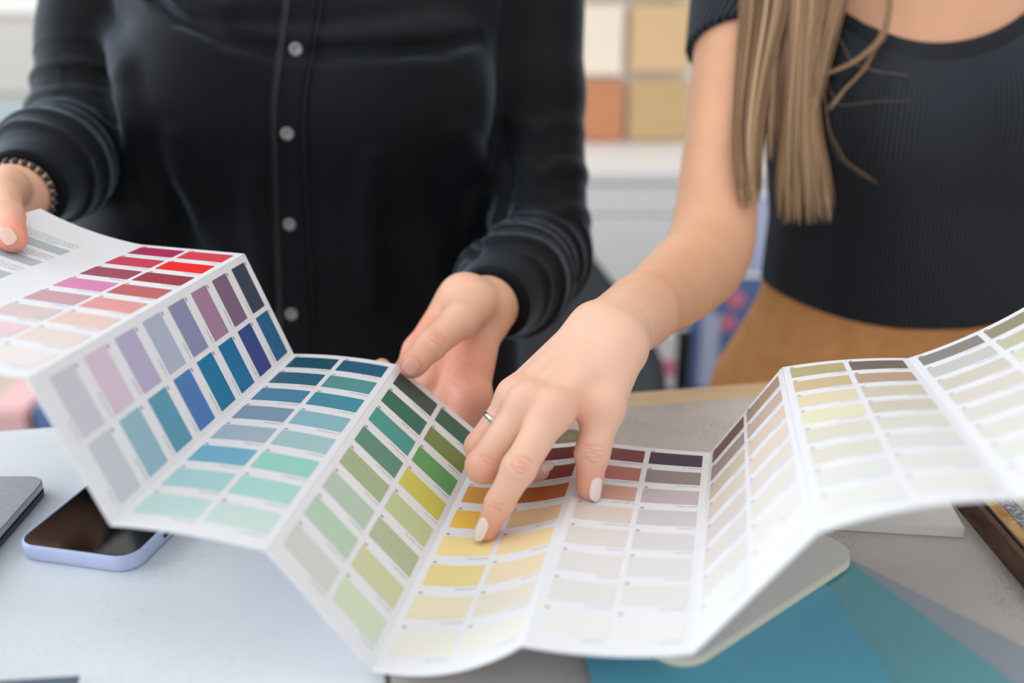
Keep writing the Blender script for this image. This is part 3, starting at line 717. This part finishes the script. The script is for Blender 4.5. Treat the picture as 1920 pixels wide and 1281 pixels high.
def lock(path, wid, dep, n, r, spread=1., tone=.5, tips=0.):
    """path: (px, py, depth) knots of the lock's middle line; wid: half width in px at every knot"""
    ys = np.linspace(0, 1, 30); kn = np.linspace(0, 1, len(path)); path = np.array(path, float)
    for _ in range(n):
        a = random.uniform(-1, 1); a = a + .06 * math.sin(a * 17 + path[0][0]); b = random.gauss(0, 1); ph = random.uniform(0, 6.3); tn = min(1, max(0, tone + .3 * math.sin(a * 11 + path[0][0]) + random.gauss(0, .2))); cut = 1 + random.uniform(-.07, .02) * tips
        w1 = random.gauss(0, 1); pts = []
        for t in ys:
            tq = t * cut; x = np.interp(tq, kn, path[:, 0]); y = np.interp(tq, kn, path[:, 1]) if tq <= 1 else path[-1, 1] + (tq - 1) * (path[-1, 1] - path[0, 1])
            z = np.interp(tq, kn, path[:, 2]); w = np.interp(tq, kn, wid)
            pts.append(PT(x + a * w + 3.0 * math.sin(a * 17) * t + w1 * 2.2 * t * spread + 1.2 * math.sin(5 * t + ph), y, z + b * dep * (.4 + .6 * t) + (1 - a * a) * -dep))
        pts = np.array(pts)
        for _k in range(3): pts[1:-1] = pts[:-2] * .25 + pts[1:-1] * .5 + pts[2:] * .25
        strand(pts, r * random.uniform(.6, 1.3), tn)
lock([(1510, -460, 945), (1475, -260, 905), (1440, -140, 885), (1437, 0, 866), (1412, 150, 848), (1400, 260, 830), (1404, 376, 814)], [50, 50, 50, 45, 32, 26, 16], 4, 330, .5, 1.2, .45, 1)
lock([(1590, -460, 945), (1555, -260, 905), (1520, -140, 880), (1516, 0, 868), (1505, 120, 858), (1500, 230, 850), (1506, 310, 848), (1510, 398, 848)], [42, 42, 42, 34, 27, 30, 42, 52], 4, 420, .46, 2.4, .62, 1.5)
lock([(1538, -460, 945), (1503, -260, 905), (1468, -140, 882), (1466, 0, 872), (1450, 140, 850), (1446, 290, 834)], [20, 20, 20, 16, 10, 5], 4, 60, .5, 1.5, .3, 1)
lock([(1660, -460, 945), (1625, -260, 905), (1590, -140, 885), (1565, 0, 872), (1540, 110, 860), (1520, 210, 852)], [34, 34, 34, 24, 16, 10], 4, 110, .55, 1.2, .4, 1)
lock([(1640, -460, 930), (1650, -240, 890), (1662, -60, 872), (1668, 10, 868), (1655, 75, 864), (1600, 118, 860), (1540, 142, 854)], [5, 5, 5, 5, 6, 7, 9], 2, 30, .4, .8, .5, .3)
lock([(1655, 70, 866), (1620, 130, 862), (1580, 170, 858), (1548, 210, 854)], [3, 4, 4, 5], 2, 6, .35, 1, .5, .6)
for pth in ([(1540, 90, 858), (1550, 240, 850), (1575, 300, 846), (1640, 346, 842)], [(1535, 120, 856), (1570, 200, 852), (1640, 190, 850), (1722, 188, 846)], [(1555, 40, 864), (1600, 120, 858), (1650, 135, 856), (1708, 142, 852)]):
    lock(pth, [1, 2, 3, 3], 1, 2, .22, 1, .3, .5)
hair = mesh_obj('hair', hv, hf, M['hair'], pr, True); hair['kind'] = 'stuff'
at_ = hair.data.attributes.new('tone', 'FLOAT', 'POINT'); at_.data.foreach_set('value', np.array(ht, np.float32))

# ------------------------------------------------------------------ things on the table
M['case'] = mat('lavender_silicone', (186, 196, 228), .5, .4)
M['screen'] = mat('dark_screen_glass', (10, 9, 9), .06, .5)
M['metal'] = nmat('brushed_grey_metal', [(.3, (150, 152, 156)), (.7, (164, 166, 170))], 300, .38)
M['dark'] = mat('dark_plastic', (44, 46, 52), .5)
# smartphone in its case
p1, p2 = PL(30, 1040, 2)[:2], PL(262, 1072, 2)[:2]; ex = unit(p2 - p1); ey = np.array([-ex[1], ex[0]])
ph = thing('smartphone', 'smartphone in a lavender case lying face up under the chart', 'smartphone')
pc_ = p1 + ex * 38 + ey * 74
def ring_slab(name, outs, m, par):
    """closed loft through outlines (list of (outline, z))"""
    bm = bmesh.new(); rows = [[bm.verts.new((x / 1000, y / 1000, z / 1000)) for x, y in o] for o, z in outs]; n = len(rows[0])
    for a, b in zip(rows, rows[1:]):
        for i in range(n): bm.faces.new((a[i], a[(i + 1) % n], b[(i + 1) % n], b[i]))
    bm.faces.new(rows[0][::-1]); bm.faces.new(rows[-1]); bmesh.ops.recalc_face_normals(bm, faces=bm.faces)
    return bm_obj(name, bm, m, par, False)
RR = lambda w, h, r: round_rect(pc_, ex, ey, w, h, r)
ca = ring_slab('case', [(RR(71, 147, 10), TOP), (RR(74.5, 150.5, 12), TOP + 1), (RR(76, 152, 13), TOP + 3.2), (RR(76.4, 152.4, 13), TOP + 6), (RR(75.8, 151.8, 13), TOP + 9), (RR(74.2, 150.2, 12), TOP + 10.4), (RR(73, 149, 11.4), TOP + 10.4), (RR(72.6, 148.6, 11.2), TOP + 9)], M['case'], ph)
ring_slab('phone_body', [(RR(72.4, 148.4, 11), TOP + 8.8), (RR(72.2, 148.2, 11), TOP + 9.6), (RR(71.4, 147.4, 10.6), TOP + 9.9)], M['dark'], ph)
ring_slab('screen', [(RR(70.8, 146.8, 10.4), TOP + 9.9), (RR(70.6, 146.6, 10.3), TOP + 10.15)], M['screen'], ph)
sc_ = pc_ + ex * 37.6 - ey * 38; slab('side_switch', [tuple(sc_ + ex * a + ey * b) for a, b in ((-1, -6), (1.2, -6), (1.2, 6), (-1, 6))], TOP + 4.4, TOP + 7.6, M['dark'], ph, .5)
# laptop corner
lp = thing('laptop', 'closed grey laptop at the left edge beside the smartphone', 'laptop')
k1 = PL(92, 897, 9)[:2]; k2 = PL(5, 893, 9)[:2]; k3 = PL(0, 1002, 9)[:2]; ay = unit(k3 - k1); axx = np.array([ay[1], -ay[0]])
if axx @ (k2 - k1) < 0: axx = -axx
lc = k1 + axx * 150 + ay * 105
for nm, z0, z1, m_ in (('laptop_base', TOP + 1, TOP + 6, 'dark'), ('laptop_lid', TOP + 6.3, TOP + 11, 'metal')):
    bm = slab_bm(round_rect(lc, axx, ay, 300, 210, 12), z0, z1, .8); bm_obj(nm, bm, M[m_], lp)
for q in ((-130, -88), (130, -88), (130, 88), (-130, 88)): c_ = lc + axx * q[0] + ay * q[1]; slab('foot', round_rect(c_, axx, ay, 12, 12, 5.8, 4), TOP, TOP + 1, M['dark'], lp)
# dark notebook at the near left corner
nb = thing('notebook', 'dark slate notebook corner at the bottom left near edge', 'notebook')
n1 = PL(150, 1266, 7)[:2]; nx = unit(PL(0, 1275, 7)[:2] - n1); ny = np.array([-nx[1], nx[0]]); ny = -ny if ny[1] > 0 else ny
M['slate'] = mat('slate_cover', (84, 98, 112), .6); M['page'] = mat('pages', (235, 233, 228), .8)
Nq = lambda a0, a1, b0, b1: [tuple(n1 + nx * a + ny * b) for a, b in ((a0, b0), (a1, b0), (a1, b1), (a0, b1))]
slab('cover', Nq(0, 150, 0, 105), TOP + 5.2, TOP + 7, M['slate'], nb, .5); slab('page_block', Nq(1, 149, 2, 103), TOP + 1.6, TOP + 5.2, M['page'], nb); slab('cover', Nq(0, 150, 0, 105), TOP, TOP + 1.6, M['slate'], nb, .4)
# teal and grey-blue colour cards
M['teal_a'] = mat('teal_card', (100, 174, 198), .5, .35); M['teal_b'] = mat('deep_teal_card', (112, 172, 180), .5, .35); M['greyblue'] = mat('grey_blue_card', (160, 170, 180), .55, .35)
def quad_card(name, pix, h, th, m, label):
    pts = [PL(*p, h)[:2] for p in pix]
    return tag(slab(name, [tuple(p) for p in pts], TOP + h - th, TOP + h, m, None, .3, 1), label, 'colour card', 'colour cards under the chart')
quad_card('colour_card', [(1560, 1030), (2150, 1330), (2010, 1420), (1470, 1120)], 1.0, .9, M['greyblue'], 'grey-blue colour card lowest in the fan at the right')
quad_card('colour_card', [(1330, 1120), (1570, 1035), (2010, 1360), (1700, 1450)], 2.2, .9, M['teal_b'], 'grey-green teal card between blue-teal and grey-blue cards')
quad_card('colour_card', [(1075, 1160), (1500, 1022), (1765, 1410), (1160, 1440)], 3.6, 1.0, M['teal_a'], 'brightest blue-teal card lying on top of the fan')
# beige board with rounded corners
M['beige'] = mat('warm_grey_board', (226, 222, 216), .6); M['cream'] = mat('cream_core', (238, 231, 210), .7)
c1, c2 = PL(1282, 1254, 9)[:2], PL(1618, 1036, 9)[:2]; bx1 = unit(c2 - c1); by1 = np.array([-bx1[1], bx1[0]]); Lb = np.linalg.norm(c2 - c1)
cb = c1 + bx1 * Lb / 2 + by1 * 70
bo = thing('sample_board', 'warm grey round-cornered sample board with cream edge on the teal cards', 'sample board')
bm_obj('core', slab_bm(round_rect(cb, bx1, by1, Lb, 140, 17), TOP + 3.7, TOP + 8, .6), M['cream'], bo); bm_obj('face_sheet', slab_bm(round_rect(cb, bx1, by1, Lb - .6, 139.4, 16.7), TOP + 8, TOP + 9, .3), M['beige'], bo)
# white slab under the chart's right end
w1 = PL(1806, 1010, 0)[:2]; wx = unit(PL(1612, 998, 0)[:2] - w1); wy = np.array([wx[1], -wx[0]]); wy = wy if wy[1] > 0 else -wy
M['white_board'] = mat('white_board', (226, 224, 218), .5)
tag(slab('white_tile', [tuple(w1 + wx * a + wy * b) for a, b in ((0, 0), (110, 0), (110, 90), (0, 90))], TOP, TOP + 7.5, M['white_board'], None, .8), 'thick white tile sample lying on the concrete slab under the chart', 'tile')
# row of material samples standing on edge at the right
s1, s2 = PL(1812, 975, 0)[:2], PL(1925, 1112, 0)[:2]; sd = unit(s2 - s1); sn = np.array([-sd[1], sd[0]]); sn = sn if sn[0] > 0 else -sn
M['walnut'] = nmat('walnut', [(.3, (46, 34, 28)), (.55, (96, 66, 44)), (.75, (132, 94, 62))], 28, .45, (1, 1, 3), dist=1.2)
M['oak2'] = nmat('honey_oak', [(.35, (170, 122, 66)), (.6, (214, 178, 124))], 22, .5, (1.5, 1, 1), dist=1.5)
M['granite'] = nmat('granite', [(.35, (92, 98, 110)), (.5, (140, 146, 156)), (.65, (190, 196, 204))], 420, .5, detail=3)
M['beige2'] = nmat('beige_stone', [(.3, (186, 176, 160)), (.7, (214, 206, 192))], 40, .6)
M['sand'] = mat('sand_laminate', (198, 190, 178), .6); M['navy'] = mat('navy_laminate', (38, 48, 66), .45); M['red'] = mat('red_laminate', (166, 56, 62), .5); M['black'] = mat('black_laminate', (20, 21, 24), .5)
off = 0.
for nm, w, h, m_, lb in (('walnut_sample', 4.5, 15, 'walnut', 'dark walnut sample at the front of the upright row'), ('black_sample', 1.6, 15.5, 'black', 'thin black laminate sample behind the walnut one'), ('oak_sample', 8.5, 15, 'oak2', 'honey oak sample between black and granite ones'),
                     ('granite_sample', 9, 15, 'granite', 'speckled grey granite sample behind the oak one'), ('stone_sample', 5, 15, 'beige2', 'beige stone sample just behind the granite'), ('laminate_sample', 3.2, 14, 'sand', 'thin sand coloured laminate sample, nearer of two'), ('laminate_sample', 3.2, 15.5, 'beige2', 'thin pale stone laminate beside the navy sample'),
                     ('navy_sample', 2.6, 15, 'navy', 'thin navy laminate sample beside the red one'), ('cream_sample', 2.4, 15.5, 'cream', 'thin cream sample between navy and red'), ('red_sample', 9, 15, 'red', 'red laminate sample last in the upright row')):
    q0 = s1 + sn * off; tag(slab(nm, [tuple(q0 - sd * 60), tuple(q0 + sd * 95), tuple(q0 + sd * 95 + sn * w), tuple(q0 - sd * 60 + sn * w)], TOP, TOP + h, M[m_], None, .35, 1), lb, 'sample', 'material samples in a row'); off += w + .35
# loose oak offcut near the far edge and a small olive stone
o1 = PL(1672, 672, 8)[:2]; tag(slab('oak_offcut', [tuple(o1 + EX * a + EY * b) for a, b in ((0, 0), (-72, 0), (-72, -24), (0, -24))], TOP, TOP + 8, M['oak'], None, .8), 'pale oak offcut lying behind the chart near the tan trousers', 'wood sample')
M['olive'] = nmat('olive_stone', [(.3, (112, 102, 76)), (.7, (146, 134, 104))], 40, .6)
bm = bmesh.new(); bmesh.ops.create_uvsphere(bm, u_segments=24, v_segments=12, radius=1)
for v in bm.verts: v.co.z = max(v.co.z, -.55) * (1 + .05 * math.sin(5 * v.co.x)); v.co.x *= 1 + .08 * math.sin(3 * v.co.y)
for v in bm.verts: v.co = Vector((v.co.x * .012, v.co.y * .010, v.co.z * .0045))
st = bm_obj('pebble', bm, M['olive'], None, True); st.location = V(np.append(PL(1066, 822, 2)[:2], TOP + 2.5)); tag(st, 'small olive brown pebble sample behind the pointing hand', 'stone')

# ------------------------------------------------------------------ behind: wall tiles, cabinet, chairs, catalogues
YW = 2560
def tile(px0, px1, py0, py1, rgb, label, depth=34):
    a, b = PY(px0, py0, YW - depth), PY(px1, py1, YW - depth)
    m_ = mat('tile_%d_%d_%d' % rgb, rgb, .6)
    t = thing('colour_tile', label, 'tile', 'colour tiles on the back wall'); x0, x1, z0, z1 = a[0], b[0], b[2], a[2]
    box('face', x0, x1, YW - depth, YW - depth + 12, z0, z1, m_, t, 1.5); box('backing', x0 + 12, x1 - 2, YW - depth + 12, YW, z0 + 4, z1 - 10, M['oak'], t, 0)
for a in ((1078, 1166, 8, 141, (252, 236, 216), 'cream wall tile between the two people, above the terracotta one'), (1186, 1290, 8, 134, (228, 192, 144), 'light tan wall tile beside the cream one'), (1070, 1168, 151, 264, (204, 138, 98), 'terracotta wall tile between the two people'),
          (1182, 1288, 149, 264, (204, 172, 124), 'olive tan wall tile beside the terracotta one'), (1078, 1166, -124, -3, (240, 200, 140), 'apricot wall tile cut by the top of the picture'), (1186, 1290, -124, -3, (222, 200, 136), 'straw yellow wall tile cut by the top of the picture'),
          (-90, 86, 46, 174, (206, 202, 194), 'warm grey wall tile behind the black sleeve'), (-90, 84, 192, 310, (186, 200, 202), 'grey-blue wall tile under the warm grey one'), (-90, 88, -100, 26, (246, 244, 238), 'off-white wall tile at the top left corner'),
          (1300, 1420, 8, 134, (214, 180, 140), 'sand wall tile hidden behind the bare upper arm'), (1300, 1420, 149, 264, (190, 150, 110), 'brown wall tile hidden behind the bare forearm')):
    if a[0] < 1295: tile(*a)
cbz = PY(1180, 267, YW - 30)[2]
M['cab'] = mat('cabinet_white', (238, 235, 233), .55)
cab = thing('cabinet', 'low white cabinet with drawers under the wall tiles', 'cabinet')
box('body', -500, 1500, 2180, 2550, 60, cbz - 25, M['cab'], cab); box('top', -510, 1510, 2160, 2552, cbz - 25, cbz, M['cab'], cab); box('plinth', -480, 1480, 2210, 2540, 0, 60, M['dark'], cab, 0)
zsplit = PY(1180, 405, 2168)[2]
for i in range(4):
    x0 = -495 + i * 498
    for z0, z1 in ((zsplit + 3, cbz - 30), (zsplit - 300, zsplit - 3), (65, zsplit - 306)):
        box('drawer', x0 + 2, x0 + 494, 2168, 2180, z0, z1, M['cab'], cab, 2)
# left shelf unit
M['beige_box'] = mat('beige_card', (206, 192, 176), .8); M['pinkc'] = mat('pink_card', (232, 186, 186), .7); M['bluec'] = mat('blue_cover', (96, 124, 176), .6); M['whitec'] = mat('white_cover', (234, 236, 240), .6); M['lilac'] = mat('lilac_cover', (190, 198, 226), .6)
M['roundel'] = mat('rose_print', (226, 130, 156), .7); M['navy2'] = mat('dark_navy', (44, 54, 92), .6)
be = thing('bench', 'low white bench behind the table at the left', 'bench')
ZB = 560
box('seat_board', -1500, -420, 1330, 1640, ZB - 30, ZB, M['cab'], be)
for x in (-1470, -470):
    for y in (1350, 1600): box('leg', x, x + 40, y, y + 40, 0, ZB - 30, M['cab'], be)
def catalogue(name, x0, x1, y0, y1, z0, z1, m, label, grp='catalogues behind the table'):
    t = thing(name, label, 'catalogue', grp); box('cover', x0, x1, y0, y0 + 3, z0, z1, m, t, .5); box('page_block', x0 + 2, x1 - 3, y0 + 3, y1 - 3, z0 + 2, z1 - 3, M['page'], t, 0); box('cover', x0, x1, y1 - 3, y1, z0, z1, m, t, .5); box('spine', x0 - 2, x0, y0, y1, z0, z1, m, t, .4); return t
def lean_at(px0, px1, py0, py1, Y): a, b = PY(px0, py0, Y), PY(px1, py1, Y); return a[0], b[0], b[2], a[2]
x0, x1, z0, z1 = lean_at(-40, 56, 770, 806, 1340); tag(box('pink_box', x0, x1, 1340, 1500, ZB, max(z1, ZB + 30), M['pinkc'], None, 6), 'pale pink box on the bench behind the laptop', 'box')
x0, x1, z0, z1 = lean_at(57, 120, 766, 806, 1345); tag(box('blue_box', x0, x1, 1345, 1500, ZB, max(z1, ZB + 30), M['bluec'], None, 6), 'blue box beside the pale pink one on the bench', 'box')
x0, x1, z0, z1 = lean_at(-80, 110, 690, 760, 1560); tag(box('beige_box', x0, x1, 1560, 1636, ZB, z1, M['beige_box'], None, 6), 'beige carton at the back of the bench on the left', 'box')
# catalogue stand behind the pointing person
ST = PY(1300, 735, 1760)[2]
sd_ = thing('display_stand', 'low dark blue display stand behind the pointing arm', 'stand')
box('shelf', 190, 760, 1740, 1990, ST - 25, ST, M['navy2'], sd_); box('shelf', 190, 760, 1740, 1990, 120, 145, M['navy2'], sd_)
for x in (190, 735): box('side_panel', x, x + 25, 1740, 1990, 0, ST - 25, M['navy2'], sd_)
for nm, px0, px1, py0, m_, lb, Y in (('white_catalogue', 1196, 1266, 628, 'whitec', 'white catalogue with a pink foot behind the forearm', 1770), ('black_catalogue', 1272, 1292, 620, 'black', 'narrow black catalogue between white and blue ones', 1775), ('blue_catalogue', 1296, 1318, 560, 'bluec', 'narrow blue catalogue right of the black one', 1780), ('lilac_catalogue', 1320, 1344, 590, 'lilac', 'pale lilac catalogue between two blue ones', 1778), ('blue_catalogue', 1347, 1450, 520, 'bluec', 'wide blue catalogue with pink roundels by the tan trousers', 1785)):
    x0, x1, _, z1 = lean_at(px0, px1, py0, 700, Y); ct = catalogue(nm, x0, x1, Y, Y + 40, ST, z1, M[m_], lb)
    if nm == 'white_catalogue': box('pink_band', x0 + 2, x1 - 2, Y - 1, Y, ST + 30, ST + 62, M['roundel'], ct, 0)
    if px1 == 1450:
        for qx, qy in ((1381, 562), (1364, 606)):
            c = PY(qx, qy, Y - 1); bm = bmesh.new(); bmesh.ops.create_cone(bm, cap_ends=True, segments=32, radius1=.017, radius2=.017, depth=.002)
            r_ = bm_obj('roundel', bm, M['roundel'], ct); r_.location = V(c); r_.rotation_euler = (math.pi / 2, 0, 0)
x0, x1, _, z1 = lean_at(1396, 1446, 370, 500, 1900); x2 = tag(box('grey_folder', x0, x1, 1900, 1935, ST, z1, M['lilac'], None, 1), 'tall pale lilac folder behind the blue catalogues', 'folder')
# chairs
M['chair'] = mat('charcoal_plastic', (66, 70, 75), .5)
def chair(cx, cy, rz, label):
    t = thing('chair', label, 'chair', 'charcoal plastic chairs'); t.location = (cx / 1000, cy / 1000, 0); t.rotation_euler = (0, 0, rz)
    vs, fs = [], []; NU, NV = 20, 14
    for lay in (0, 1):
        for j in range(NV + 1):
            for i in range(NU + 1):
                a = -1 + 2 * i / NU; b = j / NV; w = 235 * (1 - .25 * b ** 3) * (math.cos(max(0, b - .55) * 2.2) ** .55)
                x = a * w; y = 190 - 110 * (a * a) * (1 - .35 * b) + 40 * b + lay * 7; z = 440 + (430 - 60 * abs(a) ** 3) * b; vs.append((x, y, z))
    n = (NU + 1) * (NV + 1); I = lambda i, j, l: l * n + j * (NU + 1) + i
    for j in range(NV):
        for i in range(NU): fs.append((I(i, j, 0), I(i + 1, j, 0), I(i + 1, j + 1, 0), I(i, j + 1, 0))); fs.append((I(i, j, 1), I(i, j + 1, 1), I(i + 1, j + 1, 1), I(i + 1, j, 1)))
        fs.append((I(0, j, 0), I(0, j + 1, 0), I(0, j + 1, 1), I(0, j, 1))); fs.append((I(NU, j, 0), I(NU, j, 1), I(NU, j + 1, 1), I(NU, j + 1, 0)))
    for i in range(NU): fs.append((I(i, NV, 0), I(i + 1, NV, 0), I(i + 1, NV, 1), I(i, NV, 1)))
    mesh_obj('backrest', vs, fs, M['chair'], t, True)
    bm_obj('seat', slab_bm(round_rect((0, 0), (1, 0), (0, 1), 460, 440, 120), 425, 450, 8), M['chair'], t)
    for sx in (-1, 1):
        for sy in (-1, 1):
            v, f = nets(lambda P: cone(P, (sx * 150, sy * 140, 425), (sx * 215, sy * 205, 12), 17, 11), (min(sx * 120, sx * 240), min(sy * 110, sy * 230), 0), (max(sx * 120, sx * 240), max(sy * 110, sy * 230), 445), 6); mesh_obj('leg', v, f, M['oak'], t, True)
    return t
chair(20, 1330, 0, 'charcoal moulded plastic chair behind the person in the black shirt')
